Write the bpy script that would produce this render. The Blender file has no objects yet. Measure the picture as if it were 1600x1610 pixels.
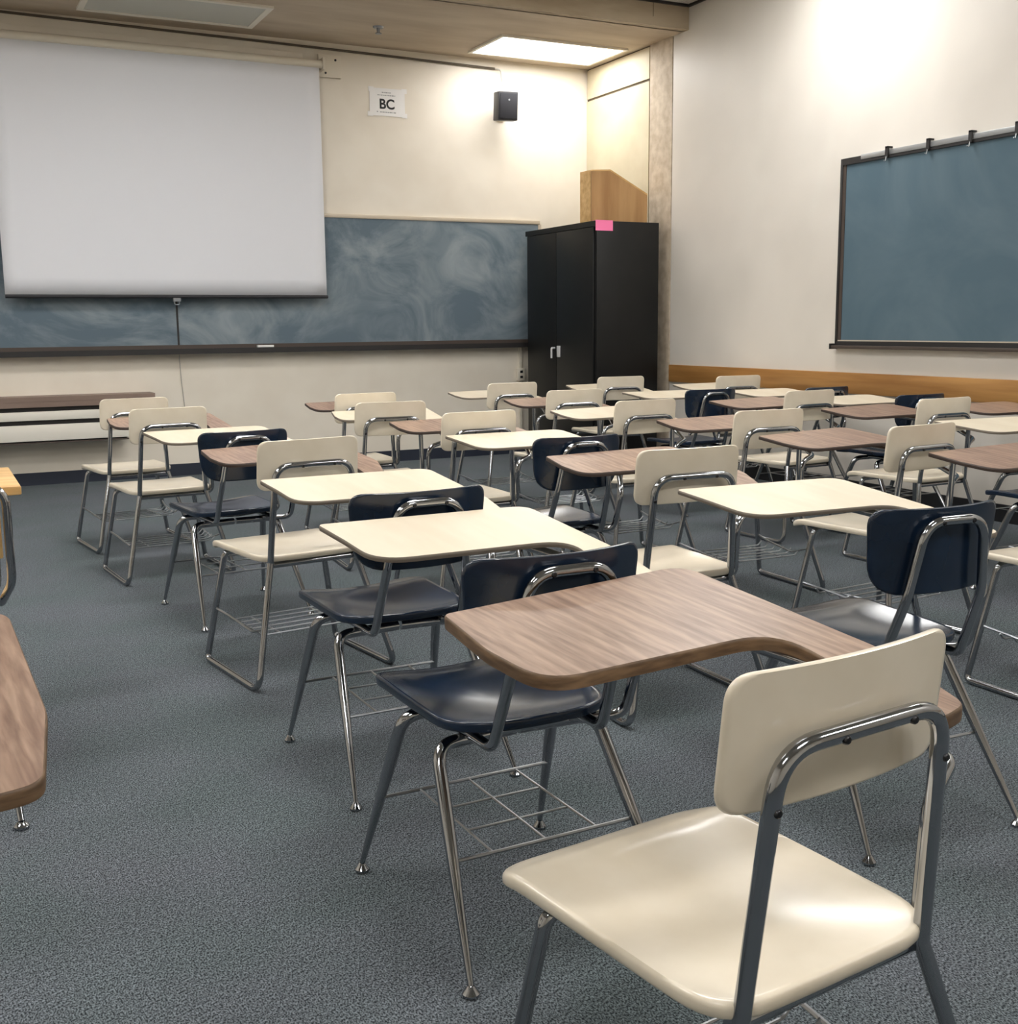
import bpy, bmesh, math, random
from mathutils import Vector, Matrix

random.seed(7)
C = bpy.context.scene.collection
SC = bpy.context.scene
R = math.radians

# ------------------------------------------------------------------ camera
CAM_H = 1.23
right = Vector((0.89142868, -0.45304872, -0.01008765))
down = Vector((-0.08121692, -0.13782483, -0.98712113))
fwd = Vector((0.44582364, 0.88076738, -0.15965623))
cd = bpy.data.cameras.new('camera')
cd.sensor_fit = 'HORIZONTAL'
cd.sensor_width = 36.0
cd.lens = 1799.38 / 1600.0 * 36.0
cd.shift_y = (801.71 - 805.0) / 1600.0
cd.clip_start = 0.05
cam = bpy.data.objects.new('camera', cd)
C.objects.link(cam)
cam.matrix_world = Matrix(((right.x, -down.x, -fwd.x, 0.0),
                           (right.y, -down.y, -fwd.y, 0.0),
                           (right.z, -down.z, -fwd.z, CAM_H),
                           (0, 0, 0, 1)))
SC.camera = cam

# ------------------------------------------------------------------ world, exposure
w = bpy.data.worlds.new('world'); SC.world = w
w.use_nodes = True
w.node_tree.nodes['Background'].inputs[0].default_value = (0.9, 0.93, 1.0, 1)
w.node_tree.nodes['Background'].inputs[1].default_value = 0.3
SC.view_settings.view_transform = 'Standard'
SC.view_settings.look = 'None'
SC.view_settings.gamma = 1.0
SC.view_settings.use_curve_mapping = False
SC.view_settings.exposure = 0.25
LAMP = 21.5            # strength of every lit ceiling diffuser
LAMP_COL = (1.0, 0.985, 0.96)
LAMP_CORNER = 12.5     # front corner panel, set dimmer so the walls near it keep their tone

# room dimensions (metres)
YF = 9.822      # front wall
XR = 5.846      # right wall
XL = -3.6       # left wall
YB = -3.4       # back wall
ZLOW = 3.613    # ceiling of the front bay
ZHIGH = 3.795   # ceiling of the rest
YBEAM = 8.24


# ------------------------------------------------------------------ materials
def srgb(r, g, b):
    def f(c):
        c /= 255.0
        return c / 12.92 if c <= 0.04045 else ((c + 0.055) / 1.055) ** 2.4
    return (f(r), f(g), f(b), 1.0)


def mat(name, col, rough=0.5, metal=0.0, spec=0.5, coat=0.0):
    m = bpy.data.materials.new(name); m.use_nodes = True
    b = m.node_tree.nodes['Principled BSDF']
    b.inputs['Base Color'].default_value = col
    b.inputs['Roughness'].default_value = rough
    b.inputs['Metallic'].default_value = metal
    b.inputs['Specular IOR Level'].default_value = spec
    b.inputs['Coat Weight'].default_value = coat
    b.inputs['Coat Roughness'].default_value = 0.15
    return m


def N(m, typ, **kw):
    n = m.node_tree.nodes.new(typ)
    for k, v in kw.items():
        if k in n.inputs: n.inputs[k].default_value = v
        else: setattr(n, k, v)
    return n


def L(m, a, b): m.node_tree.links.new(a, b)


def noise_col(m, c1, c2, scale, stretch=(1, 1, 1), detail=4, lo=0.35, hi=0.65, rough=None, bump=0.0, bdist=0.002, rot=(0, 0, 0), dist=0.0):
    """mix two colours by a noise in object space; optional bump from the same noise"""
    nt = m.node_tree; b = nt.nodes['Principled BSDF']
    tc = N(m, 'ShaderNodeTexCoord'); mp = N(m, 'ShaderNodeMapping')
    mp.inputs['Scale'].default_value = stretch
    mp.inputs['Rotation'].default_value = rot
    L(m, tc.outputs['Object'], mp.inputs['Vector'])
    nz = N(m, 'ShaderNodeTexNoise')
    nz.inputs['Scale'].default_value = scale
    nz.inputs['Detail'].default_value = detail
    nz.inputs['Distortion'].default_value = dist
    L(m, mp.outputs['Vector'], nz.inputs['Vector'])
    rp = N(m, 'ShaderNodeValToRGB')
    rp.color_ramp.elements[0].position = lo; rp.color_ramp.elements[0].color = c1
    rp.color_ramp.elements[1].position = hi; rp.color_ramp.elements[1].color = c2
    L(m, nz.outputs['Fac'], rp.inputs['Fac'])
    L(m, rp.outputs['Color'], b.inputs['Base Color'])
    if bump:
        bp = N(m, 'ShaderNodeBump'); bp.inputs['Strength'].default_value = bump; bp.inputs['Distance'].default_value = bdist
        L(m, nz.outputs['Fac'], bp.inputs['Height']); L(m, bp.outputs['Normal'], b.inputs['Normal'])
    return rp, nz, mp


def mixcol(m, a_out, b_out, fac_out, blend='MIX', fac=1.0):
    mx = N(m, 'ShaderNodeMix'); mx.data_type = 'RGBA'; mx.blend_type = blend
    if fac_out is not None: L(m, fac_out, mx.inputs[0])
    else: mx.inputs[0].default_value = fac
    if isinstance(a_out, tuple): mx.inputs[6].default_value = a_out
    else: L(m, a_out, mx.inputs[6])
    if isinstance(b_out, tuple): mx.inputs[7].default_value = b_out
    else: L(m, b_out, mx.inputs[7])
    return mx.outputs[2]


M = {}
M['cream_plastic'] = mat('cream_plastic', srgb(226, 211, 184), 0.3, spec=0.5, coat=0.5)
noise_col(M['cream_plastic'], srgb(224, 212, 190), srgb(232, 221, 201), 9, detail=3)
M['navy_plastic'] = mat('navy_plastic', srgb(24, 38, 60), 0.2, spec=0.6)
noise_col(M['navy_plastic'], srgb(16, 29, 46), srgb(24, 41, 63), 6, detail=3)
M['chrome'] = mat('chrome', srgb(162, 164, 168), 0.10, 1.0)
M['steel'] = mat('steel', srgb(150, 154, 160), 0.33, 1.0)
M['wire'] = mat('wire', srgb(165, 168, 172), 0.3, 1.0)
M['black_rivet'] = mat('black_rivet', srgb(60, 60, 62), 0.35, 0.9)
M['rubber'] = mat('rubber', srgb(28, 28, 30), 0.6)

# brown walnut laminate, grain runs front to back
m = M['walnut'] = mat('walnut_laminate', srgb(150, 122, 105), 0.34, spec=0.5)
rp, nz, mp = noise_col(m, srgb(118, 91, 76), srgb(162, 135, 116), 70, stretch=(1.0, 0.07, 1.0), detail=5, lo=0.3, hi=0.62, dist=0.35)
tc = N(m, 'ShaderNodeTexCoord'); mp2 = N(m, 'ShaderNodeMapping'); mp2.inputs['Scale'].default_value = (3, 0.7, 3); mp2.inputs['Rotation'].default_value = (0, 0, 0.25)
L(m, tc.outputs['Object'], mp2.inputs['Vector'])
wv = N(m, 'ShaderNodeTexWave'); wv.inputs['Scale'].default_value = 5; wv.inputs['Distortion'].default_value = 9; wv.inputs['Detail'].default_value = 3; wv.inputs['Detail Scale'].default_value = 1.4
L(m, mp2.outputs['Vector'], wv.inputs['Vector'])
rp2 = N(m, 'ShaderNodeValToRGB'); rp2.color_ramp.elements[0].color = (0.90, 0.885, 0.87, 1); rp2.color_ramp.elements[1].color = (1.05, 1.04, 1.03, 1)
L(m, wv.outputs['Fac'], rp2.inputs['Fac'])
L(m, mixcol(m, rp.outputs['Color'], rp2.outputs['Color'], None, 'MULTIPLY'), m.node_tree.nodes['Principled BSDF'].inputs['Base Color'])
M['walnut_edge'] = mat('walnut_edge', srgb(120, 94, 70), 0.45)
noise_col(M['walnut_edge'], srgb(88, 67, 47), srgb(122, 96, 70), 18, stretch=(1, 1, 6))
M['cream_laminate'] = mat('cream_laminate', srgb(238, 221, 190), 0.36)
noise_col(M['cream_laminate'], srgb(214, 200, 176), srgb(222, 210, 188), 14, stretch=(1, 0.15, 1), detail=6)
M['cream_edge'] = mat('cream_edge', srgb(112, 102, 90), 0.5)
M['dark_edge'] = mat('dark_edge', srgb(58, 46, 40), 0.5)
M['oak'] = mat('oak', srgb(214, 172, 110), 0.4)
noise_col(M['oak'], srgb(200, 156, 94), srgb(224, 186, 126), 22, stretch=(0.1, 1, 1), detail=6)
M['oak_trim'] = mat('oak_trim', srgb(170, 122, 66), 0.45)
noise_col(M['oak_trim'], srgb(148, 102, 52), srgb(186, 138, 80), 12, stretch=(1, 0.08, 1.2), detail=6)
M['lectern_wood'] = mat('lectern_wood', srgb(176, 134, 86), 0.5)
noise_col(M['lectern_wood'], srgb(162, 120, 74), srgb(186, 146, 98), 10, stretch=(1, 1, 0.12), detail=5)

M['wall'] = mat('wall_paint', srgb(226, 217, 202), 0.55, spec=0.4)
noise_col(M['wall'], srgb(224, 215, 200), srgb(230, 222, 208), 3, detail=2, bump=0.05, bdist=0.001)
M['side_panel'] = mat('side_panel', srgb(206, 194, 166), 0.55)
noise_col(M['side_panel'], srgb(202, 190, 162), srgb(210, 199, 172), 4, detail=3)
M['wall_right'] = mat('wall_right_paint', srgb(222, 215, 205), 0.42, spec=0.5)
noise_col(M['wall_right'], srgb(213, 207, 198), srgb(221, 215, 206), 1.6, detail=2)
M['pillar'] = mat('pillar_concrete', srgb(196, 181, 160), 0.7)
noise_col(M['pillar'], srgb(182, 166, 144), srgb(206, 192, 172), 14, detail=6, bump=0.12)
M['ceiling'] = mat('ceiling_plaster', srgb(196, 180, 158), 0.8)
noise_col(M['ceiling'], srgb(186, 169, 147), srgb(204, 189, 168), 2.2, stretch=(0.5, 2, 1), detail=5)
M['beam'] = mat('beam_plaster', srgb(176, 160, 136), 0.75)
noise_col(M['beam'], srgb(166, 149, 125), srgb(186, 171, 148), 3, stretch=(0.5, 1, 2), detail=5)
M['tile'] = mat('ceiling_tile', srgb(200, 198, 192), 0.9)
noise_col(M['tile'], srgb(180, 178, 172), srgb(210, 208, 202), 60, detail=3)
M['seam'] = mat('dark_seam', srgb(96, 84, 66), 0.8)
M['base_navy'] = mat('base_vinyl', srgb(38, 44, 58), 0.5)
M['base_black'] = mat('base_black', srgb(24, 25, 28), 0.5)

# carpet: fine looped pile, blue grey
m = M['carpet'] = mat('carpet', srgb(84, 92, 100), 0.95, spec=0.15)
nt = m.node_tree; b = nt.nodes['Principled BSDF']
tc = N(m, 'ShaderNodeTexCoord')
n1 = N(m, 'ShaderNodeTexNoise'); n1.inputs['Scale'].default_value = 300; n1.inputs['Detail'].default_value = 1; n1.inputs['Roughness'].default_value = 0.6
mpc = N(m, 'ShaderNodeMapping'); mpc.inputs['Scale'].default_value = (1.0, 0.6, 1.0); mpc.inputs['Rotation'].default_value = (0, 0, R(-15))
L(m, tc.outputs['Object'], mpc.inputs['Vector']); L(m, mpc.outputs['Vector'], n1.inputs['Vector'])
r1 = N(m, 'ShaderNodeValToRGB')
r1.color_ramp.elements[0].position = 0.36; r1.color_ramp.elements[0].color = srgb(40, 45, 48)
r1.color_ramp.elements[1].position = 0.64; r1.color_ramp.elements[1].color = srgb(124, 130, 133)
L(m, n1.outputs['Fac'], r1.inputs['Fac'])
n2 = N(m, 'ShaderNodeTexNoise'); n2.inputs['Scale'].default_value = 2.2; n2.inputs['Detail'].default_value = 4
L(m, tc.outputs['Object'], n2.inputs['Vector'])
r2 = N(m, 'ShaderNodeValToRGB')
r2.color_ramp.elements[0].position = 0.35; r2.color_ramp.elements[0].color = srgb(232, 240, 240)
r2.color_ramp.elements[1].position = 0.65; r2.color_ramp.elements[1].color = srgb(250, 248, 255)
L(m, n2.outputs['Fac'], r2.inputs['Fac'])
n3 = N(m, 'ShaderNodeTexNoise'); n3.inputs['Scale'].default_value = 75; n3.inputs['Detail'].default_value = 2; n3.inputs['Roughness'].default_value = 0.7
L(m, tc.outputs['Object'], n3.inputs['Vector'])
r3 = N(m, 'ShaderNodeValToRGB')
r3.color_ramp.elements[0].position = 0.36; r3.color_ramp.elements[0].color = (0.80, 0.80, 0.80, 1)
r3.color_ramp.elements[1].position = 0.64; r3.color_ramp.elements[1].color = (1.2, 1.2, 1.2, 1)
L(m, n3.outputs['Fac'], r3.inputs['Fac'])
pile = mixcol(m, r1.outputs['Color'], r3.outputs['Color'], None, 'MULTIPLY')
L(m, mixcol(m, pile, r2.outputs['Color'], None, 'MULTIPLY'), b.inputs['Base Color'])
bp = N(m, 'ShaderNodeBump'); bp.inputs['Strength'].default_value = 0.35; bp.inputs['Distance'].default_value = 0.003
L(m, n1.outputs['Fac'], bp.inputs['Height']); L(m, bp.outputs['Normal'], b.inputs['Normal'])


def chalk(name, base, dusty, amt_lo, amt_hi, scale, seed):
    """slate with smeared chalk dust"""
    m = mat(name, base, 0.75, spec=0.25)
    b = m.node_tree.nodes['Principled BSDF']
    tc = N(m, 'ShaderNodeTexCoord'); mp = N(m, 'ShaderNodeMapping')
    mp.inputs['Location'].default_value = seed; mp.inputs['Scale'].default_value = (1, 1, 1.3)
    L(m, tc.outputs['Object'], mp.inputs['Vector'])
    a = N(m, 'ShaderNodeTexNoise'); a.inputs['Scale'].default_value = scale; a.inputs['Detail'].default_value = 5; a.inputs['Distortion'].default_value = 1.6; a.inputs['Roughness'].default_value = 0.6
    L(m, mp.outputs['Vector'], a.inputs['Vector'])
    r = N(m, 'ShaderNodeValToRGB'); r.color_ramp.elements[0].position = amt_lo; r.color_ramp.elements[1].position = amt_hi
    L(m, a.outputs['Fac'], r.inputs['Fac'])
    L(m, mixcol(m, base, dusty, r.outputs['Color']), b.inputs['Base Color'])
    return m


M['slate_front'] = chalk('slate_front', srgb(96, 111, 122), srgb(154, 163, 168), 0.42, 0.80, 1.3, (3.1, 0, 1.7))
M['slate_right'] = chalk('slate_right', srgb(82, 103, 115), srgb(100, 118, 128), 0.42, 0.85, 0.8, (0.4, 5, 2.2))
M['tray_brown'] = mat('tray_brown', srgb(72, 62, 56), 0.5)
M['frame_dark'] = mat('frame_dark', srgb(36, 34, 34), 0.5)
M['alu'] = mat('aluminium', srgb(176, 178, 180), 0.4, 0.85)
M['alu_beige'] = mat('beige_metal', srgb(196, 184, 166), 0.45, 0.2)
M['screen'] = mat('screen_fabric', srgb(222, 223, 228), 0.85, spec=0.2)
M['screen_back'] = mat('screen_edge', srgb(40, 40, 44), 0.7)
M['white_metal'] = mat('white_metal', srgb(224, 216, 200), 0.45)
M['black_metal'] = mat('black_metal', srgb(30, 31, 31), 0.45, spec=0.35)
noise_col(M['black_metal'], srgb(11, 12, 13), srgb(17, 18, 18), 5, detail=4)
M['black_plastic'] = mat('black_plastic', srgb(40, 40, 44), 0.55)
M['grille'] = mat('speaker_grille', srgb(40, 40, 45), 0.85)
M['bright_metal'] = mat('bright_metal', srgb(232, 233, 236), 0.3, 0.4)
M['heater_top'] = mat('heater_top', srgb(132, 112, 100), 0.5)
noise_col(M['heater_top'], srgb(124, 105, 94), srgb(140, 120, 108), 3, stretch=(0.3, 2, 2), detail=4)
M['paper'] = mat('paper', srgb(236, 234, 232), 0.7)
M['ink'] = mat('ink', srgb(26, 26, 28), 0.7)
M['ink_grey'] = mat('ink_grey', srgb(150, 150, 152), 0.7)
M['pink'] = mat('pink_paper', srgb(255, 130, 180), 0.7)
M['cable_grey'] = mat('cable_grey', srgb(176, 172, 164), 0.5)
M['cable_dark'] = mat('cable_dark', srgb(84, 74, 62), 0.6)
M['table_white'] = mat('table_white', srgb(226, 221, 210), 0.5)
M['diffuser_off'] = mat('diffuser_off', srgb(196, 196, 186), 0.35)
M['fixture_frame'] = mat('fixture_frame', srgb(236, 230, 216), 0.45)
for key, power in (('lamp', LAMP), ('lamp_corner', LAMP_CORNER)):
    m = M[key] = bpy.data.materials.new('lit_diffuser'); m.use_nodes = True
    m.node_tree.nodes.clear()
    em = m.node_tree.nodes.new('ShaderNodeEmission'); em.inputs[0].default_value = (*LAMP_COL, 1); em.inputs[1].default_value = power
    mo = m.node_tree.nodes.new('ShaderNodeOutputMaterial'); m.node_tree.links.new(em.outputs[0], mo.inputs[0])


# ------------------------------------------------------------------ mesh helpers
class MB:
    def __init__(s): s.v = []; s.f = []

    def add(s, v, f):
        o = len(s.v); s.v += [tuple(p) for p in v]; s.f += [tuple(i + o for i in q) for q in f]; return s

    def box(s, x0, x1, y0, y1, z0, z1):
        return s.add([(x0, y0, z0), (x1, y0, z0), (x1, y1, z0), (x0, y1, z0), (x0, y0, z1), (x1, y0, z1), (x1, y1, z1), (x0, y1, z1)],
                     [(0, 3, 2, 1), (4, 5, 6, 7), (0, 1, 5, 4), (1, 2, 6, 5), (2, 3, 7, 6), (3, 0, 4, 7)])

    def tube(s, path, r, n=10, cap=True):
        """path: list of points, r: radius or list of radii"""
        pts = [Vector(p) for p in path]
        rs = r if isinstance(r, (list, tuple)) else [r] * len(pts)
        k = len(pts)
        tang = []
        for i in range(k):
            a = pts[max(i - 1, 0)]; b = pts[min(i + 1, k - 1)]
            t = (b - a); tang.append(t.normalized() if t.length > 1e-9 else Vector((0, 0, 1)))
        up = Vector((0, 0, 1)) if abs(tang[0].z) < 0.9 else Vector((1, 0, 0))
        u = tang[0].cross(up).normalized()
        vs = []; fs = []
        for i in range(k):
            t = tang[i]
            u = (u - t * u.dot(t)).normalized(); v = t.cross(u)
            for j in range(n):
                a = 2 * math.pi * j / n
                vs.append(pts[i] + (u * math.cos(a) + v * math.sin(a)) * rs[i])
        for i in range(k - 1):
            for j in range(n):
                fs.append((i * n + j, i * n + (j + 1) % n, (i + 1) * n + (j + 1) % n, (i + 1) * n + j))
        if cap:
            fs.append(tuple(range(n))[::-1]); fs.append(tuple(range((k - 1) * n, k * n)))
        return s.add(vs, fs)

    def lathe(s, prof, c=(0, 0, 0), n=14, axis='z'):
        vs = []; fs = []
        for (r, z) in prof:
            for j in range(n):
                a = 2 * math.pi * j / n
                p = (r * math.cos(a), r * math.sin(a), z)
                if axis == 'y': p = (p[0], p[2], p[1])
                if axis == 'x': p = (p[2], p[0], p[1])
                vs.append((p[0] + c[0], p[1] + c[1], p[2] + c[2]))
        k = len(prof)
        for i in range(k - 1):
            for j in range(n):
                fs.append((i * n + j, i * n + (j + 1) % n, (i + 1) * n + (j + 1) % n, (i + 1) * n + j))
        fs.append(tuple(range(n))[::-1]); fs.append(tuple(range((k - 1) * n, k * n)))
        return s.add(vs, fs)

    def mesh(s, name, material, smooth=False, bevel=0.0, fixn=True, angle=40):
        me = bpy.data.meshes.new(name)
        me.from_pydata(s.v, [], s.f)
        if bevel or fixn:
            bm = bmesh.new(); bm.from_mesh(me)
            bmesh.ops.recalc_face_normals(bm, faces=bm.faces)
            if bevel:
                bmesh.ops.bevel(bm, geom=[e for e in bm.edges if len(e.link_faces) == 2 and e.calc_face_angle(0) > 0.5], offset=bevel, segments=2, affect='EDGES', profile=0.5)
            bm.to_mesh(me); bm.free()
        me.materials.append(M[material] if isinstance(material, str) else material)
        if smooth:
            for p in me.polygons: p.use_smooth = True
            me.set_sharp_from_angle(angle=R(angle))
        me.update()
        return me

    def build(s, name, material, parent=None, smooth=False, bevel=0.0, angle=40):
        return link(name, s.mesh(name, material, smooth, bevel, angle=angle), parent)


def link(name, me, parent=None):
    o = bpy.data.objects.new(name, me); C.objects.link(o)
    if parent is not None: o.parent = parent
    return o


def box(name, material, x0, x1, y0, y1, z0, z1, parent=None, bevel=0.0):
    return MB().box(x0, x1, y0, y1, z0, z1).build(name, material, parent, smooth=bevel > 0, bevel=bevel)


def empty(name, loc, label, cat, group=None, rz=0.0):
    o = bpy.data.objects.new(name, None); C.objects.link(o)
    o.location = loc; o.rotation_euler = (0, 0, rz); o.empty_display_size = 0.1
    return tag(o, label, cat, group)


def tag(o, label, cat, group=None):
    o['label'] = label; o['category'] = cat
    if group: o['group'] = group
    return o


def struct(o, label=None):
    o['kind'] = 'structure'
    if label: o['label'] = label
    return o


def rbox(root, name, material, x0, x1, y0, y1, z0, z1, bevel=0.0):
    """box given in world coordinates, stored relative to the root empty"""
    l = root.location
    return MB().box(x0 - l.x, x1 - l.x, y0 - l.y, y1 - l.y, z0 - l.z, z1 - l.z).build(name, material, root, smooth=bevel > 0, bevel=bevel)


def fillet(pts, seg=6):
    """pts: (x,y,z,r) corners of a polyline in space; returns a smooth path"""
    P = [Vector(p[:3]) for p in pts]; out = [P[0]]
    for i in range(1, len(P) - 1):
        r = pts[i][3] if len(pts[i]) > 3 else 0
        a = P[i - 1] - P[i]; b = P[i + 1] - P[i]
        la, lb = a.length, b.length; a.normalize(); b.normalize()
        if r <= 0: out.append(P[i]); continue
        ang = a.angle(b); d = min(r / math.tan(ang / 2), 0.48 * la, 0.48 * lb)
        p0 = P[i] + a * d; p1 = P[i] + b * d
        for k in range(seg + 1):
            t = k / seg
            out.append(p0 * (1 - t) ** 2 + P[i] * 2 * t * (1 - t) + p1 * t * t)
    out.append(P[-1]); return out


def outline(pts, seg=8, step=0.0):
    """closed 2D polygon (x,y,r) with rounded corners"""
    n = len(pts); out = []
    for i in range(n):
        p = Vector(pts[i][:2]); a = Vector(pts[i - 1][:2]) - p; b = Vector(pts[(i + 1) % n][:2]) - p
        la, lb = a.length, b.length; a.normalize(); b.normalize()
        ang = max(a.angle(b), 0.05); d = min(pts[i][2] / math.tan(ang / 2), 0.47 * la, 0.47 * lb)
        p0 = p + a * d; p1 = p + b * d
        for k in range(seg + 1):
            t = k / seg
            out.append(p0 * (1 - t) ** 2 + p * 2 * t * (1 - t) + p1 * t * t)
    if not step: return out
    fine = []
    for i in range(len(out)):
        a = out[i]; b = out[(i + 1) % len(out)]; k = max(1, int((b - a).length / step))
        fine += [a.lerp(b, j / k) for j in range(k)]
    return fine


def shell(ol, fn, thick, cx=0.0, cy=0.0, rings=(0.0, 0.2, 0.4, 0.6, 0.75, 0.87, 0.95, 0.985), lip=0.0):
    """moulded shell over a convex outline; fn(x,y)->height of the upper surface.  Returns (verts, faces) in x,y,height"""
    n = len(ol); vs = []; fs = []
    half = thick / 2
    c = Vector((cx, cy))
    prof = [(s, 0.0) for s in rings[1:]] + [(0.997, -0.25 * thick), (1.0, -half), (0.997, -0.75 * thick), (0.985, -thick)] + [(s, -thick) for s in reversed(rings[1:-1])]
    vs.append((cx, cy, fn(cx, cy)))
    for (s, dz) in prof:
        for p in ol:
            q = c + (p - c) * s
            vs.append((q.x, q.y, fn(q.x, q.y) + dz - (lip if s >= 0.985 and dz < -half else 0)))
    vs.append((cx, cy, fn(cx, cy) - thick))
    for j in range(n): fs.append((0, 1 + j, 1 + (j + 1) % n))
    k = len(prof)
    for i in range(k - 1):
        for j in range(n):
            a = 1 + i * n + j; b = 1 + i * n + (j + 1) % n
            fs.append((a, a + n, b + n, b))
    last = 1 + (k - 1) * n; e = len(vs) - 1
    for j in range(n): fs.append((e, last + (j + 1) % n, last + j))
    return vs, fs


def prism(ol, z0, z1):
    n = len(ol)
    v = [(p[0], p[1], z0) for p in ol] + [(p[0], p[1], z1) for p in ol]
    f = [tuple(range(n))[::-1], tuple(range(n, 2 * n))] + [(i, (i + 1) % n, n + (i + 1) % n, n + i) for i in range(n)]
    return v, f


# ------------------------------------------------------------------ the room
fl = struct(box('floor', 'carpet', XL - 0.1, XR + 0.1, YB - 0.1, YF + 0.1, -0.1, 0.0))

# front wall: behind the screen and chalkboard
wf = struct(box('wall_front', 'wall', XL - 0.1, XR + 0.1, YF, YF + 0.15, 0, ZHIGH + 0.1))
wl = struct(box('wall_left', 'wall', XL - 0.15, XL, YB, YF, 0, ZHIGH + 0.1))
wb = struct(box('wall_back', 'wall', XL - 0.1, XR + 0.1, YB - 0.15, YB, 0, ZHIGH + 0.1))
wr = struct(box('wall_right', 'wall_right', XR, XR + 0.15, YB, 8.395, 0, ZHIGH + 0.1))
# recessed side panels beside the pillar in the front bay
sp = struct(box('wall_side', 'seam', XR + 0.012, XR + 0.15, 8.395, YF, 0, ZLOW + 0.1))
box('panel', 'side_panel', XR, XR + 0.05, 8.758, YF - 0.012, 3.340, ZLOW - 0.012, sp)
box('panel', 'side_panel', XR, XR + 0.05, 8.758, YF - 0.004, 0.0, 3.318, sp)
struct(box('pillar', 'pillar', XR - 0.004, XR + 0.12, 8.402, 8.738, 0, ZLOW + 0.05))

# ceilings: low front bay, a deep beam edge, higher tiled ceiling behind
struct(box('ceiling', 'ceiling', XL - 0.1, XR + 0.1, YBEAM, YF + 0.1, ZLOW, ZLOW + 0.08))
tr = struct(box('trim_1', 'beam', XL - 0.1, XR + 0.05, YBEAM - 0.06, YBEAM + 0.02, ZLOW + 0.0, ZHIGH - 0.004), 'deep plaster beam edge along the front bay')
box('joint', 'seam', 5.49, 5.496, YBEAM - 0.0612, YBEAM - 0.05, ZLOW + 0.07, ZHIGH - 0.006, tr)
ce = struct(box('ceiling', 'tile', XL - 0.1, XR + 0.1, YB - 0.1, YBEAM + 0.02, ZHIGH + 0.012, ZHIGH + 0.09))
# suspension bars of the tile ceiling; one mesh, most of it outside the picture
g = MB()
x = XL + 0.35
while x < XR: g.box(x - 0.011, x + 0.011, YB, YBEAM - 0.06, ZHIGH, ZHIGH + 0.014); x += 1.22
y = YB + 0.2
while y < YBEAM - 0.06: g.box(XL, XR, y - 0.011, y + 0.011, ZHIGH + 0.001, ZHIGH + 0.014); y += 0.61
g.build('grid_bars', 'white_metal', ce)
box('edge_angle', 'frame_dark', XL, XR, YBEAM - 0.085, YBEAM - 0.06, ZHIGH - 0.006, ZHIGH + 0.013, ce)
box('edge_angle', 'frame_dark', XR - 0.025, XR - 0.001, YB, YBEAM - 0.062, ZHIGH - 0.006, ZHIGH + 0.0125, ce)

# skirting and the oak rail
struct(box('baseboard_front', 'base_navy', XL, XR, YF - 0.012, YF, 0, 0.10))
struct(box('baseboard_right', 'base_black', XR - 0.014, XR, YB, 8.40, 0, 0.11))
struct(box('baseboard_left', 'base_navy', XL, XL + 0.012, YB, YF, 0, 0.10))
struct(box('trim_2', 'oak_trim', XR - 0.028, XR, YB + 0.02, 8.372, 0.725, 0.872, bevel=0.004), 'oak chair rail along the right wall')


# ------------------------------------------------------------------ ceiling fixtures
def troffer(name, x0, x1, y0, y1, z, lit, label, group):
    cx, cy = (x0 + x1) / 2, (y0 + y1) / 2
    t = empty(name, (cx, cy, z), label, 'ceiling light', group)
    f = MB(); b = 0.045 if not lit else 0.03
    for (a0, a1, c0, c1) in ((x0, x1, y0, y0 + b), (x0, x1, y1 - b, y1), (x0, x0 + b, y0 + b, y1 - b), (x1 - b, x1, y0 + b, y1 - b)):
        f.box(a0 - cx, a1 - cx, c0 - cy, c1 - cy, -0.018, 0.0)
    f.build('frame', 'fixture_frame', t)
    MB().box(x0 + b - cx, x1 - b - cx, y0 + b - cy, y1 - b - cy, -0.012, -0.002).build('diffuser', lit if lit else 'diffuser_off', t)
    return t


troffer('ceiling_light', 4.50, 5.74, 8.93, 9.60, ZLOW, 'lamp_corner', 'lit ceiling light panel in the front corner above the speaker', None)
troffer('ceiling_light', 1.24, 2.57, 8.90, 9.56, ZLOW, None, 'unlit ceiling light panel above the projection screen', None)
for (cx, cy) in ((4.95, 6.15), (1.75, 7.2), (-1.5, 7.2), (1.75, 5.0), (-1.5, 5.0), (4.95, 2.9), (1.75, 2.9), (-1.5, 2.9), (4.95, -0.6), (1.75, -0.6), (-1.5, -0.6)):  # unseen pair nearest the front wall added to brighten it and the screen
    troffer('ceiling_light', cx - 0.61, cx + 0.61, cy - 0.305, cy + 0.305, ZHIGH, 'lamp', 'lit ceiling light panel out of view over the desks', 'ceiling lights over the desks')

sp_ = empty('sprinkler_head', (3.49, 9.14, ZLOW), 'small sprinkler head on the low ceiling near the screen', 'sprinkler')
MB().lathe([(0.0, -0.012), (0.04, -0.012), (0.045, 0.0)]).build('escutcheon', 'steel', sp_, smooth=True)
MB().lathe([(0.012, -0.05), (0.014, -0.012)]).build('body', 'steel', sp_, smooth=True)
MB().lathe([(0.0, -0.056), (0.026, -0.056), (0.026, -0.05), (0.0, -0.05)]).build('deflector', 'steel', sp_)

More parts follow.
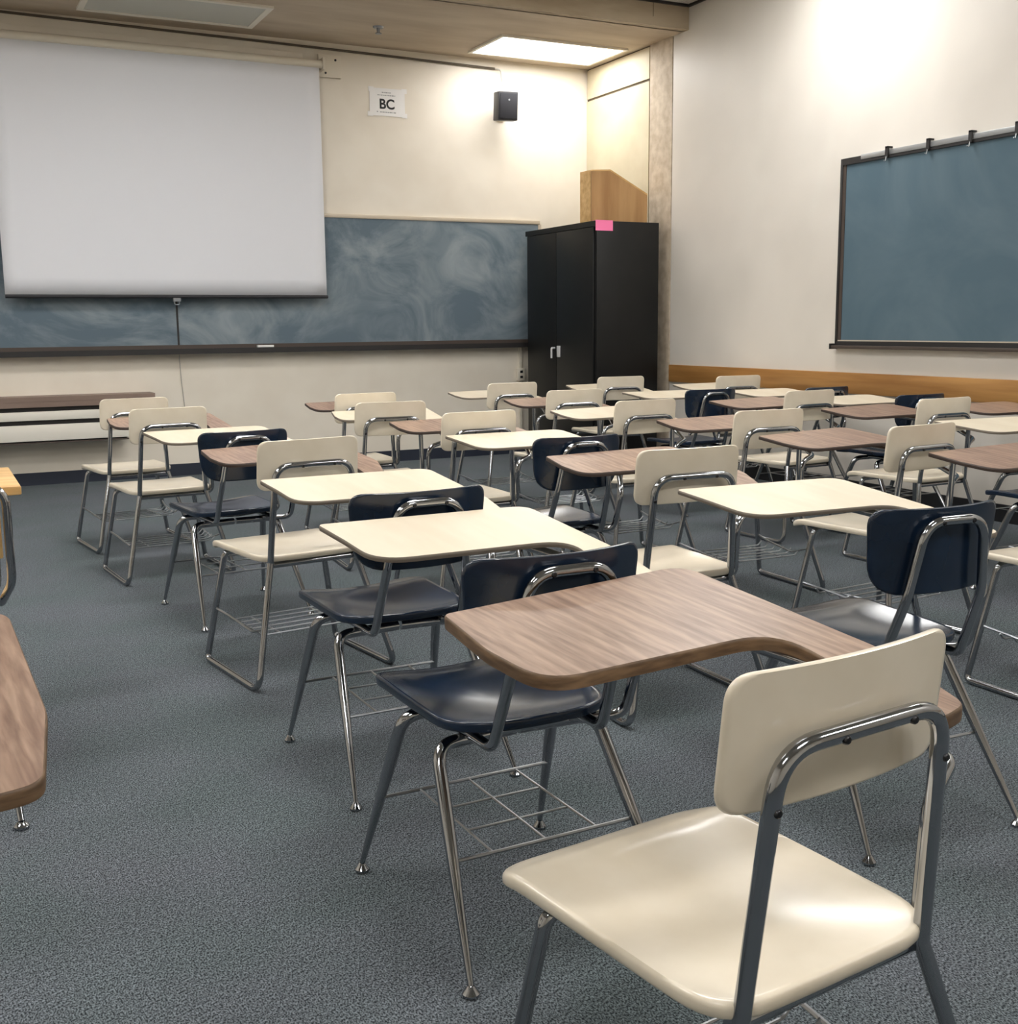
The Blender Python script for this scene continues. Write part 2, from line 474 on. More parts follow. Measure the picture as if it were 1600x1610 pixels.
# ------------------------------------------------------------------ front chalkboard
cb = empty('chalkboard', (2.0, YF, 1.02), 'long blue-grey chalkboard with chalk smears behind the projection screen', 'chalkboard')
for (x0, x1) in ((-1.6, 1.899), (1.911, 5.30)):
    rbox(cb, 'slate_panel', 'slate_front', x0, x1, YF - 0.02, YF - 0.001, 1.09, 2.165)
rbox(cb, 'joint_strip', 'frame_dark', 1.897, 1.913, YF - 0.023, YF - 0.001, 1.09, 2.165)
rbox(cb, 'top_trim', 'alu_beige', -1.62, 5.32, YF - 0.028, YF - 0.001, 2.165, 2.20, bevel=0.004)
rbox(cb, 'side_trim', 'alu_beige', 5.30, 5.33, YF - 0.028, YF - 0.001, 1.09, 2.165)
rbox(cb, 'side_trim', 'alu_beige', -1.63, -1.60, YF - 0.028, YF - 0.001, 1.09, 2.165)
tyr = rbox(cb, 'chalk_tray', 'tray_brown', -1.63, 5.33, YF - 0.10, YF - 0.001, 1.022, 1.05, bevel=0.004)
rbox(cb, 'tray_back', 'tray_brown', -1.63, 5.33, YF - 0.03, YF - 0.001, 1.05, 1.092)
rbox(cb, 'tray_lip', 'frame_dark', -1.63, 5.33, YF - 0.112, YF - 0.10, 1.018, 1.062)
for (cx, w_, nm) in ((2.55, 0.10, 'eraser'),):
    e = empty('chalk_eraser', (2.62, YF - 0.066, 1.0505), 'small pale chalk eraser on the tray below the screen', 'eraser')
    MB().box(-0.07, 0.07, -0.022, 0.022, 0.0, 0.012).build('felt', 'ink_grey', e)
    MB().box(-0.07, 0.07, -0.022, 0.022, 0.012, 0.03).build('back', 'paper', e, smooth=True, bevel=0.003)

# ------------------------------------------------------------------ projection screen
YS = YF - 0.12
ps = empty('projection_screen', (1.885, YS, 1.48), 'large white pull-down projection screen in front of the chalkboard', 'projection screen')
lx, lz = ps.location.x, ps.location.z
# cloth hangs with a very slight bow
nx, nz_ = 24, 14; vs = []; fs = []
for k in range(nz_ + 1):
    for i in range(nx + 1):
        u = i / nx; v = k / nz_
        vs.append(((0.603 + 2.562 * u) - lx, 0.004 * math.sin(u * math.pi * 2) * math.sin(v * math.pi), (1.495 + (3.40 - 1.495) * v) - lz))
for k in range(nz_):
    for i in range(nx):
        a = k * (nx + 1) + i; fs.append((a, a + 1, a + nx + 2, a + nx + 1))
mb = MB().add(vs, fs); cl = mb.build('screen_cloth', 'screen', ps, smooth=True)
sm = cl.modifiers.new('thickness', 'SOLIDIFY'); sm.thickness = 0.003
mb = MB().tube([(0.603 - lx, 0, 1.485 - lz), (3.172 - lx, 0, 1.485 - lz)], 0.014, 12); mb.build('bottom_bar', 'screen_back', ps, smooth=True)
hk = MB().box(1.86 - lx, 1.92 - lx, -0.012, 0.012, 1.446 - lz, 1.474 - lz).build('pull_tab', 'steel', ps)
mb = MB().tube(fillet([(1.87 - lx, 0, 1.45 - lz), (1.87 - lx, 0, 1.42 - lz, 0.02), (1.91 - lx, 0, 1.42 - lz, 0.02), (1.91 - lx, 0, 1.45 - lz)]), 0.004, 8); mb.build('pull_ring', 'steel', ps, smooth=True)
mb = MB().tube([(0.55 - lx, 0.012, 3.408 - lz), (3.2 - lx, 0.012, 3.408 - lz)], 0.034, 16); mb.build('roller_case', 'white_metal', ps, smooth=True)
for x0 in (3.19, 0.36):
    br = MB().box(x0 - lx, x0 + 0.20 - lx, 0.085, 0.118, 3.325 - lz, 3.51 - lz).box(x0 + 0.0 - lx, x0 + 0.02 - lx, -0.03, 0.09, 3.36 - lz, 3.46 - lz).build('wall_bracket', 'white_metal', ps, smooth=True, bevel=0.003)
    for (dx, dz) in ((0.06, 3.36), (0.15, 3.47)):
        MB().lathe([(0.0, -0.006), (0.009, -0.005), (0.010, 0.0)], (x0 + dx - lx, 0.085, dz - lz), axis='y').build('screw', 'black_rivet', br)
rbox(ps, 'mounting_board', 'wall', -0.6, 3.05, YF - 0.045, YF - 0.001, 3.445, 3.50, bevel=0.003)

# ------------------------------------------------------------------ cables, loudspeaker, sign
cab = MB().tube(fillet([(-2.5, YF - 0.02, 3.595), (0.7, YF - 0.02, 3.588, .3), (2.6, YF - 0.02, 3.568, .3), (3.8, YF - 0.02, 3.552, .3), (4.86, YF - 0.02, 3.536)]), 0.010, 8).build('wall_cable', 'cable_dark', smooth=True)
tag(cab, 'dark cable run along the top of the front wall', 'cable')
spk = empty('loudspeaker', (4.935, YF, 3.06), 'small black loudspeaker mounted high on the front wall', 'loudspeaker')
bm_ = MB().box(-0.092, 0.092, -0.075, 0.075, -0.122, 0.122)
body = bm_.build('cabinet', 'black_plastic', spk, smooth=True, bevel=0.006)
body.location = (-0.062, -0.21, 0.115); body.rotation_euler = (R(6), 0, R(-8))
gr = MB().box(-0.080, 0.080, -0.084, -0.074, -0.108, 0.108).build('grille', 'grille', spk, smooth=True, bevel=0.003)
gr.location = body.location; gr.rotation_euler = body.rotation_euler
bd = MB().lathe([(0.0, -0.003), (0.008, -0.003), (0.008, 0.0)], (0.005, -0.084, 0.052), axis='y').build('badge', 'alu', gr)
MB().tube([(-0.02, -0.002, 0.10), (-0.045, -0.13, 0.10)], 0.014, 10).build('wall_arm', 'white_metal', spk, smooth=True)
MB().box(-0.05, 0.02, -0.014, -0.001, 0.02, 0.17).build('wall_plate', 'white_metal', spk)
MB().tube(fillet([(-0.075, -0.02, 0.476), (-0.02, -0.03, 0.47, 0.04), (-0.01, -0.06, 0.30, 0.1), (-0.045, -0.13, 0.2)]), 0.006, 8).build('speaker_cable', 'cable_grey', spk, smooth=True)

sg = empty('paper_sign', (3.815, YF - 0.003, 3.05), 'white paper sign with bold letters taped on the front wall', 'sign')
MB().box(-0.165, 0.165, -0.001, 0.002, 0.0, 0.232).build('sheet', 'paper', sg)
for (x0, z0) in ((-0.185, -0.008), (0.135, -0.008), (-0.175, 0.2), (0.135, 0.2)):
    MB().box(x0, x0 + 0.05, -0.002, -0.001, z0, z0 + 0.04).build('tape', 'paper', sg)
tcu = bpy.data.curves.new('letters', 'FONT'); tcu.body = 'BC'; tcu.size = 0.115; tcu.align_x = 'CENTER'; tcu.extrude = 0.0004; tcu.offset = 0.003
to = bpy.data.objects.new('tmp', tcu); C.objects.link(to)
bpy.context.view_layer.update()
tm = bpy.data.meshes.new_from_object(to); bpy.data.objects.remove(to)
tm.transform(Matrix.Translation((-0.005, -0.0016, 0.062)) @ Matrix.Rotation(R(90), 4, 'X')); tm.materials.clear(); tm.materials.append(M['ink'])
link('letters', tm, sg)
tl = MB()
for (x0, x1, z) in ((-0.05, 0.035, 0.193), (-0.09, 0.075, 0.170), (-0.10, -0.085, 0.03), (-0.07, 0.08, 0.028)):
    x = x0
    while x < x1:
        d = random.uniform(0.008, 0.022); tl.box(x, min(x + d, x1), -0.0016, -0.001, z, z + 0.008); x += d + 0.005
tl.build('small_print', 'ink_grey', sg)['kind'] = 'stuff'

# thin wire hanging below the tray and a conduit by the cabinet
tag(MB().tube(fillet([(1.905, YF - 0.008, 1.02), (1.912, YF - 0.008, 0.8, .2), (1.928, YF - 0.008, 0.58)]), 0.0035, 6).build('hanging_wire', 'cable_grey', smooth=True),
    'thin grey wire hanging down the front wall below the tray', 'wire')
cn = empty('wall_outlet', (5.10, YF - 0.001, 0.0), 'wall outlet with vertical conduit beside the black cabinet', 'outlet')
MB().box(-0.012, 0.012, -0.024, 0.0, 0.12, 1.015).build('conduit', 'white_metal', cn)
pl = MB().box(-0.04, 0.04, -0.04, -0.001, 0.70, 0.82).build('outlet_box', 'white_metal', cn, smooth=True, bevel=0.004)
for z in (0.735, 0.785): MB().box(-0.014, 0.014, -0.043, -0.039, z - 0.012, z + 0.012).build('socket', 'ink', pl)

# ------------------------------------------------------------------ right chalkboard
rb = empty('chalkboard', (XR, 4.6, 1.04), 'dark-framed blue-green chalkboard on the right wall above the oak rail', 'chalkboard')
Y0, Y1 = 2.9, 6.315
rbox(rb, 'slate_panel', 'slate_right', XR - 0.018, XR - 0.001, Y0 + 0.02, Y1 - 0.02, 1.09, 2.31)
for (y0, y1) in ((Y0, Y0 + 0.022), (Y1 - 0.022, Y1)):
    rbox(rb, 'side_frame', 'frame_dark', XR - 0.03, XR - 0.001, y0, y1, 1.045, 2.345, bevel=0.002)
rbox(rb, 'top_frame', 'frame_dark', XR - 0.03, XR - 0.001, Y0 + 0.022, Y1 - 0.022, 2.30, 2.318)
rbox(rb, 'top_frame', 'frame_dark', XR - 0.03, XR - 0.001, 6.12, Y1 - 0.022, 2.318, 2.345)
mr = rbox(rb, 'map_rail', 'alu', XR - 0.034, XR - 0.001, Y0 + 0.022, 6.12, 2.318, 2.352, bevel=0.003)
for y in (5.873, 5.521, 5.187, 4.85, 4.5, 4.15):
    l = rb.location
    ck = MB().box(-0.046, -0.030, y - 0.012 - l.y, y + 0.012 - l.y, 2.30 - l.z, 2.372 - l.z).box(-0.046, -0.002, y - 0.012 - l.y, y + 0.012 - l.y, 2.362 - l.z, 2.372 - l.z).build('map_clip', 'frame_dark', mr)
    MB().tube(fillet([(-0.046, y - l.y, 2.305 - l.z), (-0.052, y - l.y, 2.275 - l.z, .01), (-0.066, y - l.y, 2.28 - l.z)]), 0.003, 6).build('hook', 'alu', ck)
rbox(rb, 'chalk_tray', 'tray_brown', XR - 0.065, XR - 0.001, Y0, Y1, 1.04, 1.062, bevel=0.004)
rbox(rb, 'tray_back', 'frame_dark', XR - 0.035, XR - 0.001, Y0 + 0.022, Y1 - 0.022, 1.062, 1.092)
rbox(rb, 'inner_trim', 'alu_beige', XR - 0.022, XR - 0.001, Y0 + 0.022, Y1 - 0.022, 1.092, 1.10)
rbox(rb, 'inner_trim', 'tray_brown', XR - 0.023, XR - 0.001, Y1 - 0.05, Y1 - 0.022, 1.10, 2.30)
rbox(rb, 'tray_end', 'frame_dark', XR - 0.07, XR - 0.001, Y1, Y1 + 0.012, 1.036, 1.075)

# ------------------------------------------------------------------ storage cabinet, lectern, note
CX0, CX1, CY0, CY1, CZ = 5.08, 5.722, 8.40, 9.64, 2.08
cabn = empty('storage_cabinet', ((CX0 + CX1) / 2, (CY0 + CY1) / 2, 0), 'tall black metal storage cabinet in the front corner', 'cabinet')
rbox(cabn, 'body', 'black_metal', CX0 + 0.02, CX1, CY0, CY1, 0.06, CZ, bevel=0.004)
rbox(cabn, 'plinth', 'black_plastic', CX0 + 0.04, CX1 - 0.01, CY0 + 0.01, CY1 - 0.01, 0.0, 0.06)
ym = (CY0 + CY1) / 2 + 0.04
for (y0, y1) in ((CY0 + 0.03, ym - 0.002), (ym + 0.002, CY1 - 0.03)):
    d = rbox(cabn, 'door', 'black_metal', CX0, CX0 + 0.02, y0, y1, 0.08, CZ - 0.05, bevel=0.003)
    if y0 < ym - 0.1:
        l = cabn.location
        hd = MB().box(CX0 - 0.008 - l.x, CX0 - l.x, ym - 0.075 - l.y, ym - 0.015 - l.y, 0.94, 1.04)
        hdl = hd.build('handle', 'bright_metal', d, smooth=True, bevel=0.003)
    else:
        l = cabn.location
        MB().tube(fillet([(CX0 - l.x, ym + 0.03 - l.y, 1.02), (CX0 - 0.035 - l.x, ym + 0.03 - l.y, 1.02, 0.01), (CX0 - 0.035 - l.x, ym + 0.03 - l.y, 0.93)]), 0.009, 8).build('handle', 'bright_metal', d, smooth=True)
rbox(cabn, 'top_rim', 'black_metal', CX0, CX0 + 0.02, CY0, CY1, CZ - 0.045, CZ)

nt_ = MB().box(-0.084, 0.084, -0.0015, 0.0, -0.08, 0.006)
nt_.box(-0.084, 0.084, -0.0015, 0.06, 0.0015, 0.003)
no = nt_.build('sticky_note', 'pink'); no.location = (5.171, CY0 - 0.001, CZ)
tag(no, 'bright pink sticky note on the top edge of the black cabinet', 'note')

lt = empty('lectern', (5.42, 8.62, CZ), 'light brown wooden tabletop lectern standing on the black cabinet', 'lectern')
prof = [(-0.275, 0.0), (0.285, 0.0), (0.285, 0.245), (-0.09, 0.43), (-0.275, 0.42)]
for (y0, y1) in ((-0.06, -0.042), (0.11, 0.128)):
    v = [(p[0], y0, p[1]) for p in prof] + [(p[0], y1, p[1]) for p in prof]; n = 5
    MB().add(v, [tuple(range(n)), tuple(range(n, 2 * n))[::-1]] + [(i, n + i, n + (i + 1) % n, (i + 1) % n) for i in range(n)]).build('side_panel', 'lectern_wood', lt)
MB().box(-0.277, -0.259, -0.042, 0.128, 0.0, 0.42).build('front_panel', 'oak', lt)  # lighter material than the sides: light on this face put into its colour
tp = [(-0.275, 0.42), (-0.09, 0.43), (0.285, 0.245), (0.285, 0.232), (-0.093, 0.418), (-0.275, 0.408)]
v = [(p[0], -0.062, p[1] + 0.012) for p in tp] + [(p[0], 0.13, p[1] + 0.012) for p in tp]; n = 6
MB().add(v, [tuple(range(n)), tuple(range(n, 2 * n))[::-1]] + [(i, n + i, n + (i + 1) % n, (i + 1) % n) for i in range(n)]).build('top_board', 'oak', lt)
MB().box(-0.257, 0.285, -0.042, 0.11, 0.0, 0.016).build('bottom_board', 'lectern_wood', lt)

# ------------------------------------------------------------------ wall-hung heater cover under the chalkboard
ht = empty('heater_cover', (0.0, YF, 0.35), 'low wall-hung heater cover with brown top and white slotted panels', 'heater')
rbox(ht, 'back_plate', 'frame_dark', -2.6, 1.42, YF - 0.20, YF - 0.002, 0.362, 0.70)
rbox(ht, 'top_board', 'heater_top', -2.65, 1.652, YF - 0.245, YF - 0.002, 0.676, 0.714)
rbox(ht, 'fascia', 'heater_top', -2.65, 1.60, YF - 0.242, YF - 0.20, 0.634, 0.676)
rbox(ht, 'front_panel', 'table_white', -2.6, 1.44, YF - 0.235, YF - 0.20, 0.532, 0.600, bevel=0.003)
rbox(ht, 'front_panel', 'table_white', -2.6, 1.44, YF - 0.235, YF - 0.20, 0.372, 0.496, bevel=0.003)
rbox(ht, 'bottom_lip', 'tray_brown', -2.6, 1.44, YF - 0.238, YF - 0.20, 0.352, 0.362)

# ------------------------------------------------------------------ the two models of tablet-arm desk
TR = 0.0115


def tab_z(y): return 0.728 + 0.08 * (y - 0.27)


def tablet_meshes(name, ol, thick):
    """top board and its edge band; the board slopes up a little to the front"""
    n = len(ol)
    ins = []
    for i in range(n):       # inset the board by the band
        p = ol[i]; a = ol[i - 1]; b = ol[(i + 1) % n]
        t = (b - a)
        if t.length < 1e-7: ins.append(p.copy()); continue
        t.normalize(); nrm = Vector((-t.y, t.x)); ins.append(p + nrm * NRM * 0.0025)
    v = [(p.x, p.y, tab_z(p.y)) for p in ins] + [(p.x, p.y, tab_z(p.y) - thick) for p in ins]
    f = [tuple(range(n)), tuple(range(n, 2 * n))[::-1]] + [(i, n + i, n + (i + 1) % n, (i + 1) % n) for i in range(n)]
    board = MB().add(v, f)
    vs = []; fs = []
    prof = [(0.0, -0.0005), (0.8, -0.0022), (1.0, -0.006), (1.0, -thick + 0.005), (0.7, -thick), (0.0, -thick)]
    for (k, dz) in prof:
        for i in range(n):
            p = ins[i].lerp(ol[i], k); vs.append((p.x, p.y, tab_z(p.y) + dz))
    for j in range(len(prof) - 1):
        for i in range(n):
            a = j * n + i; b = j * n + (i + 1) % n; fs.append((a, b, b + n, a + n))
    return board, MB().add(vs, fs)


NRM = -1.0
OL_S = [Vector(p) for p in outline([(-.128, .600, .02), (.446, .650, .055), (.405, .12, .25), (.325, -.080, .045), (.238, -.100, .04), (.312, .272, .075), (-.150, .268, .095), (-.155, .42, .2)])]
OL_N = [Vector(p) for p in outline([(-.205, .602, .02), (.375, .598, .055), (.360, .12, .25), (.320, -.10, .045), (.228, -.112, .04), (.292, .245, .075), (-.19, .248, .17), (-.195, .44, .2)])]
ME = {}
for key, ol in (('S', OL_S), ('N', OL_N)):
    for colr, th, mt, me_ in (('walnut_thick', .022, 'walnut', 'walnut_edge'), ('walnut', .014, 'walnut', 'dark_edge'), ('cream', .012, 'cream_laminate', 'cream_edge')):
        bd_, eb_ = tablet_meshes('t', ol, th)
        ME['tablet', key, colr] = bd_.mesh('tablet_' + colr, mt)
        ME['edge', key, colr] = eb_.mesh('edge_band_' + colr, me_, smooth=True, angle=60)


def smooth01(t): t = max(0.0, min(1.0, t)); return t * t * (3 - 2 * t)


# --- cream model on a sled frame
ol = [Vector(p) for p in outline([(-.213, .335, .07), (.213, .335, .07), (.196, -.158, .095), (-.202, -.154, .085)], step=0.022)]


def seat_S(x, y):
    u = x / 0.2; v = (y - 0.06) / 0.22
    d = max(0.0, 1 - u * u) * max(0.0, 1 - v * v)
    return 0.452 - 0.020 * d ** 0.8 - 0.022 * smooth01((y - 0.23) / 0.11) ** 2 + 0.002 * smooth01((-y - 0.03) / 0.11)


v, f = shell(ol, seat_S, 0.017, 0, 0.09, lip=0.005)
ME['seat', 'S'] = MB().add(v, f).mesh('seat', 'cream_plastic', smooth=True, angle=70)
ol = [Vector(p) for p in outline([(-.192, .675, .038), (.192, .675, .038), (.190, .848, .035), (-.190, .848, .035)], step=0.022)]
v, f = shell(ol, lambda x, z: 0.0, 0.011, 0, 0.762)
ME['back', 'S'] = MB().add([(x, -.156 + .55 * x * x + .10 * (.845 - z) - dz * 1.0 - 0.0055 if False else -.156 + .55 * x * x + .10 * (.845 - z) + (dz + 0.0055), z) for (x, z, dz) in v], f).mesh('backrest', 'cream_plastic', smooth=True, angle=70)
BACK_Y = -.172
ME['bframe', 'S'] = MB().tube(fillet([(-.163, -.142, .424), (-.143, BACK_Y, .762, .062), (.143, BACK_Y, .762, .062), (.163, -.142, .424)], 9), TR, 12).mesh('back_frame', 'chrome', smooth=True, angle=60)
for sgn, nm in ((-1, 'L'), (1, 'R')):
    ME['sled', nm] = MB().tube(fillet([(sgn * .163, -.142, .426), (sgn * .264, -.236, TR, .045), (sgn * .264, .252, TR, .022), (sgn * .195, .205, .416, .03), (sgn * .12, .205, .416)], 7), TR, 12).mesh('sled_leg', 'chrome', smooth=True, angle=60)
ME['rail_f'] = MB().tube([(-.125, .205, .416), (.125, .205, .416)], TR, 10).mesh('seat_rail', 'chrome', smooth=True)
ME['rail_r'] = MB().tube([(-.166, -.128, .415), (.166, -.128, .415)], TR, 10).mesh('seat_rail', 'chrome', smooth=True)
g = MB()
for sgn in (-1, 1):
    g.tube(fillet([(sgn * .232, .230, .205), (sgn * .215, .12, .19, .08), (sgn * .205, -.06, .17, .08), (sgn * .215, -.188, .21)]), 0.0045, 6)
for i in range(6):
    y = .17 - i * .055
    g.tube(fillet([(-.21, y, .186), (-.19, y, .165, .02), (.19, y, .165, .02), (.21, y, .186)], 3), 0.0032, 6)
g.tube([(-.12, .18, .163), (-.12, -.11, .163)], 0.003, 6); g.tube([(.12, .18, .163), (.12, -.11, .163)], 0.003, 6)
ME['basket', 'S'] = g.mesh('book_basket', 'wire', smooth=True)
ME['arm', 'S'] = MB().tube(fillet([(.13, -.10, .414), (.206, -.105, .416, .03), (.205, -.115, .60, .06), (.30, -.075, .618, .05), (.345, .03, .64, .06), (.335, .12, tab_z(.12) - .034, .05), (.28, .45, tab_z(.45) - .034)], 7), TR, 12).mesh('arm_support', 'chrome', smooth=True, angle=60)
ME['rivet'] = MB().lathe([(0.0, -.0035), (.004, -.003), (.0058, -.001), (.006, .004)], axis='y', n=12).mesh('rivet', 'black_rivet', smooth=True)
RIV_S = [(-.045, BACK_Y - .0105, .7575), (.075, BACK_Y - .0105, .7575), (-.1475, BACK_Y - .0045, .692), (.1475, BACK_Y - .0045, .692)]

# --- navy model on four tapered legs
ol = [Vector(p) for p in outline([(-.198, .318, .085), (.198, .318, .085), (.188, -.165, .15), (-.188, -.165, .15)], step=0.022)]


def seat_N(x, y):
    u = x / 0.2; v = (y - 0.03) / 0.19
    return 0.458 - 0.024 * max(0.0, 1 - u * u) * max(0.0, 1 - v * v) ** 0.8 + 0.010 * u * u - 0.016 * smooth01((y - .2) / .12) * max(0, 1 - .6 * u * u) + 0.012 * smooth01((-y - .05) / .12)


v, f = shell(ol, seat_N, 0.014, 0, 0.07, lip=0.008)
ME['seat', 'N'] = MB().add(v, f).mesh('seat', 'navy_plastic', smooth=True, angle=70)
ol = [Vector(p) for p in outline([(-.180, .602, .09), (.180, .602, .09), (.197, .808, .038), (-.197, .808, .038)], step=0.022)]
v, f = shell(ol, lambda x, z: 0.0, 0.012, 0, 0.71)
BYN = -.243
ME['back', 'N'] = MB().add([(x, BYN + 1.35 * x * x + .10 * (.805 - z) + (dz + 0.006), z) for (x, z, dz) in v], f).mesh('backrest', 'navy_plastic', smooth=True, angle=70)
ME['bframe', 'N'] = MB().tube(fillet([(-.13, .06, .424), (-.125, -.170, .424, .035), (-.114, -.238, .60, .15), (-.086, BYN - .0185, .780, .062), (.086, BYN - .0185, .780, .062), (.114, -.238, .60, .15), (.125, -.170, .424, .035), (.13, .06, .424)], 9), TR, 12).mesh('back_frame', 'chrome', smooth=True, angle=60)
for nm, sx, yt, yf_, zt in (('FL', -1, .11, .282, .413), ('FR', 1, .11, .282, .413), ('RL', -1, -.035, -.282, .402), ('RR', 1, -.035, -.282, .402)):
    p = fillet([(sx * .005, yt, zt), (sx * .187, yt + (.012 if yt > 0 else -.012), zt, .05), (sx * .233, yf_, .018)], 7)
    k = len(p); base = p[-2]
    ex = [base.lerp(p[-1], t) for t in (0.3, 0.6)]
    p = p[:-1] + ex + [p[-1]]
    rr = [.0140] * (k - 1) + [.0138, .0105, .0062]
    ME['leg', nm] = MB().tube(p, rr, 12).mesh('leg', 'chrome', smooth=True, angle=60)
    ME['glide', nm] = MB().lathe([(.010, .0), (.016, .002), (.0165, .007), (.010, .016), (.0065, .022), (.0, .023)], (sx * .233, yf_, 0)).mesh('glide', 'chrome', smooth=True)
g = MB(); zb = .205
for (a, b) in (((-.208, .198, zb), (.208, .198, zb)), ((-.210, -.158, zb), (.210, -.158, zb))): g.tube([a, b], 0.004, 6)
for x in (-.12, 0.0, .12): g.tube([(x, .198, zb), (x, -.158, zb)], 0.0028, 6)
g.tube([(-.12, .08, zb - .002), (.12, .08, zb - .002)], 0.0028, 6); g.tube([(-.12, -.04, zb - .002), (.12, -.04, zb - .002)], 0.0028, 6)
ME['basket', 'N'] = g.mesh('book_basket', 'wire', smooth=True)
ME['brace', 'N'] = MB().tube(fillet([(.16, .09, .412), (.262, .1, .412, .03), (.205, .1, .57, .05), (.235, .13, tab_z(.13) - .030)], 6), 0.0095, 10).mesh('tablet_brace', 'chrome', smooth=True, angle=60)
ME['arm', 'N'] = MB().tube(fillet([(.12, -.05, .410), (.236, -.085, .404, .04), (.252, -.12, .56, .06), (.298, -.02, .645, .06), (.285, .12, tab_z(.12) - .034, .05), (.22, .42, tab_z(.42) - .034)], 7), TR, 12).mesh('arm_support', 'chrome', smooth=True, angle=60)
RIV_N = [(-.045, BYN - .029, .777), (.045, BYN - .029, .777)]


def desk(kind, top, x, y, deg, label, group='tablet-arm desks in rows'):
    t = empty('tablet_arm_desk', (x, y, 0), label, 'school desk', group, R(deg))
    link('seat', ME['seat', kind], t); link('backrest', ME['back', kind], t)
    bf = link('back_frame', ME['bframe', kind], t)
    for p in (RIV_S if kind == 'S' else RIV_N):
        link('rivet', ME['rivet'], bf).location = p
    if kind == 'S':
        link('sled_leg', ME['sled', 'L'], t); link('sled_leg', ME['sled', 'R'], t)
        link('seat_rail', ME['rail_f'], t); link('seat_rail', ME['rail_r'], t)
    else:
        for q in ('FL', 'FR', 'RL', 'RR'):
            lg = link('leg', ME['leg', q], t); link('glide', ME['glide', q], lg)
    link('book_basket', ME['basket', kind], t)
    if top:
        tb = link('tablet', ME['tablet', kind, top], t); link('edge_band', ME['edge', kind, top], tb)
        if x > -0.2: link('arm_support', ME['arm', kind], t)     # the leftmost desk shows no arm tube in the frame
        if kind == 'N': link('tablet_brace', ME['brace', 'N'], t)
    return t


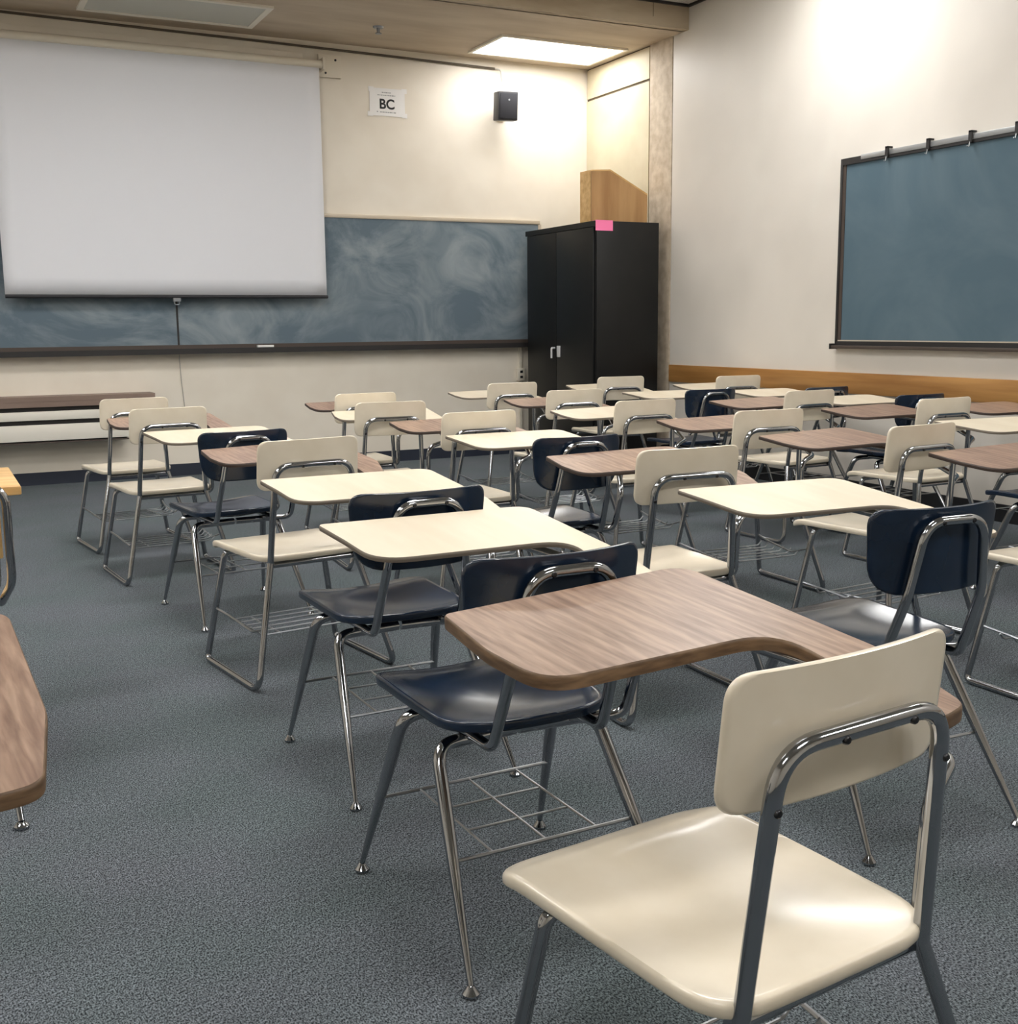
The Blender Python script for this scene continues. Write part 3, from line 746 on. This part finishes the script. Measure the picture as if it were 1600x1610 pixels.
DESKS = [
    ('S', 'walnut_thick', 0.931, 1.127, 6.3, 'nearest cream desk chair with a large brown woodgrain tablet'),
    ('N', 'cream', 1.039, 2.066, 1.1, 'navy desk chair with cream tablet directly ahead of the nearest desk'),
    ('N', 'cream', 1.129, 2.956, 1.0, 'navy desk chair with cream tablet, third from camera in left row'),
    ('S', 'walnut', 1.155, 3.990, 7.8, 'cream sled desk chair with brown tablet, fourth in left row'),
    ('N', 'cream', 1.146, 4.940, 5.9, 'navy desk chair with cream tablet, fifth in left row'),
    ('S', 'walnut', 1.036, 5.880, 5.2, 'cream sled desk chair with brown tablet, sixth in left row'),
    ('S', None, 1.018, 6.800, 6.9, 'cream sled chair without tablet, nearest the front wall on the left'),
    ('N', 'cream', 2.088, 2.099, -2.7, 'navy desk chair with cream tablet, nearest desk of the second row'),
    ('S', 'walnut', 2.110, 3.050, -1.6, 'cream desk chair with brown tablet, second in the second row'),
    ('N', 'cream', 2.214, 3.985, 0.4, 'navy desk chair with cream tablet, third in the second row'),
    ('S', 'walnut', 2.212, 4.800, 2.5, 'cream desk chair with brown tablet, fourth in the second row'),
    ('S', 'cream', 2.129, 5.653, -4.0, 'cream desk chair with cream tablet, fifth in the second row'),
    ('S', 'walnut', 2.275, 6.465, 1.6, 'cream desk chair with brown tablet, farthest of the second row'),
    ('S', 'walnut', 3.308, 3.254, 5.0, 'cream sled desk chair with brown tablet, second in the third row'),
    ('S', 'walnut', 3.337, 4.149, -1.9, 'cream desk chair with brown tablet, third in the third row'),
    ('S', 'cream', 3.256, 5.025, 2.3, 'cream desk chair with cream tablet, fourth in the third row'),
    ('S', 'walnut', 3.435, 6.031, -1.6, 'cream desk chair with brown tablet, fifth in the third row'),
    ('S', 'cream', 3.502, 6.992, 2.2, 'cream desk chair with cream tablet, farthest of the third row'),
    ('S', 'walnut', 3.370, 2.420, 0.0, 'cream desk chair with brown tablet cut off at the right edge'),
    ('N', 'cream', 4.480, 3.360, -1.0, 'navy desk chair with cream tablet cut off at the right edge'),
    ('S', 'walnut', 4.544, 4.273, 1.9, 'cream desk chair with dark brown tablet, second in the fourth row'),
    ('S', 'walnut', 4.457, 5.165, 3.0, 'cream desk chair with brown tablet, third in the fourth row'),
    ('N', 'cream', 4.535, 6.232, -2.4, 'navy desk chair with cream tablet, fourth in the fourth row'),
    ('S', 'cream', 4.579, 7.307, -6.4, 'cream desk chair with cream tablet in front of the black cabinet'),
    ('N', 'walnut', 5.330, 4.130, 0.0, 'desk with brown tablet at the right edge against the oak rail'),
    ('N', 'cream', 5.170, 5.080, 0.2, 'navy desk chair with cream tablet by the right wall, below the chalkboard'),
    ('N', 'cream', 5.270, 5.980, 2.2, 'navy desk chair with cream tablet by the right wall, left of the chalkboard'),
    ('S', 'cream', 5.310, 6.870, -5.0, 'cream desk chair with cream tablet, farthest along the right wall'),
    ('N', 'walnut_thick', -0.238, 1.480, 4.0, 'brown tablet of a desk cut off at the left edge'),
]
for d in DESKS: desk(*d)

# ------------------------------------------------------------------ oak desk at the left edge
ok = empty('oak_desk', (-0.10, 3.45, 0), 'light oak desk chair with chrome frame cut off at the left edge', 'school desk')
MB().add(*prism([(-.30, .29), (.335, .29), (.335, .84), (-.30, .84)], 0.735, 0.762)).build('desktop', 'oak', ok, smooth=True, bevel=0.004)
MB().box(-.250, .250, -.155, -.140, .625, .79).build('backrest', 'oak', ok, smooth=True, bevel=0.005)
MB().box(-.22, .22, -.13, .30, .495, .513).build('seat', 'oak', ok, smooth=True, bevel=0.006)
MB().tube(fillet([(-.18, .10, .484), (-.24, -.06, .484, .05), (-.266, -.165, .56, .06), (-.266, -.165, .80, .06), (-.2, -.165, .845, .05), (.2, -.165, .845, .05), (.266, -.165, .80, .06), (.266, -.165, .56, .06), (.24, -.06, .484, .05), (.18, .10, .484)]), TR, 12).build('back_frame', 'chrome', ok, smooth=True, angle=60)
for sx in (-1, 1):
    for (yt, yb) in ((.18, .42), (-.05, -.49)):
        p = fillet([(sx * .10, yt, .482), (sx * .19, yt, .482, .04), (sx * .226, yb, .018)], 6)
        lg = MB().tube(p, [.014] * (len(p) - 1) + [.0085], 12).build('leg', 'chrome', ok, smooth=True, angle=60)
        MB().lathe([(.010, .0), (.018, .002), (.0185, .008), (.010, .018), (.0, .02)], (sx * .226, yb, 0)).build('glide', 'chrome', lg, smooth=True)
    MB().tube(fillet([(sx * .16, .05, .482), (sx * .24, .12, .482, .05), (sx * .25, .22, .70, .08), (sx * .25, .36, .7235, .05), (sx * .25, .78, .7235)]), TR, 12).build('desk_support', 'chrome', ok, smooth=True, angle=60)
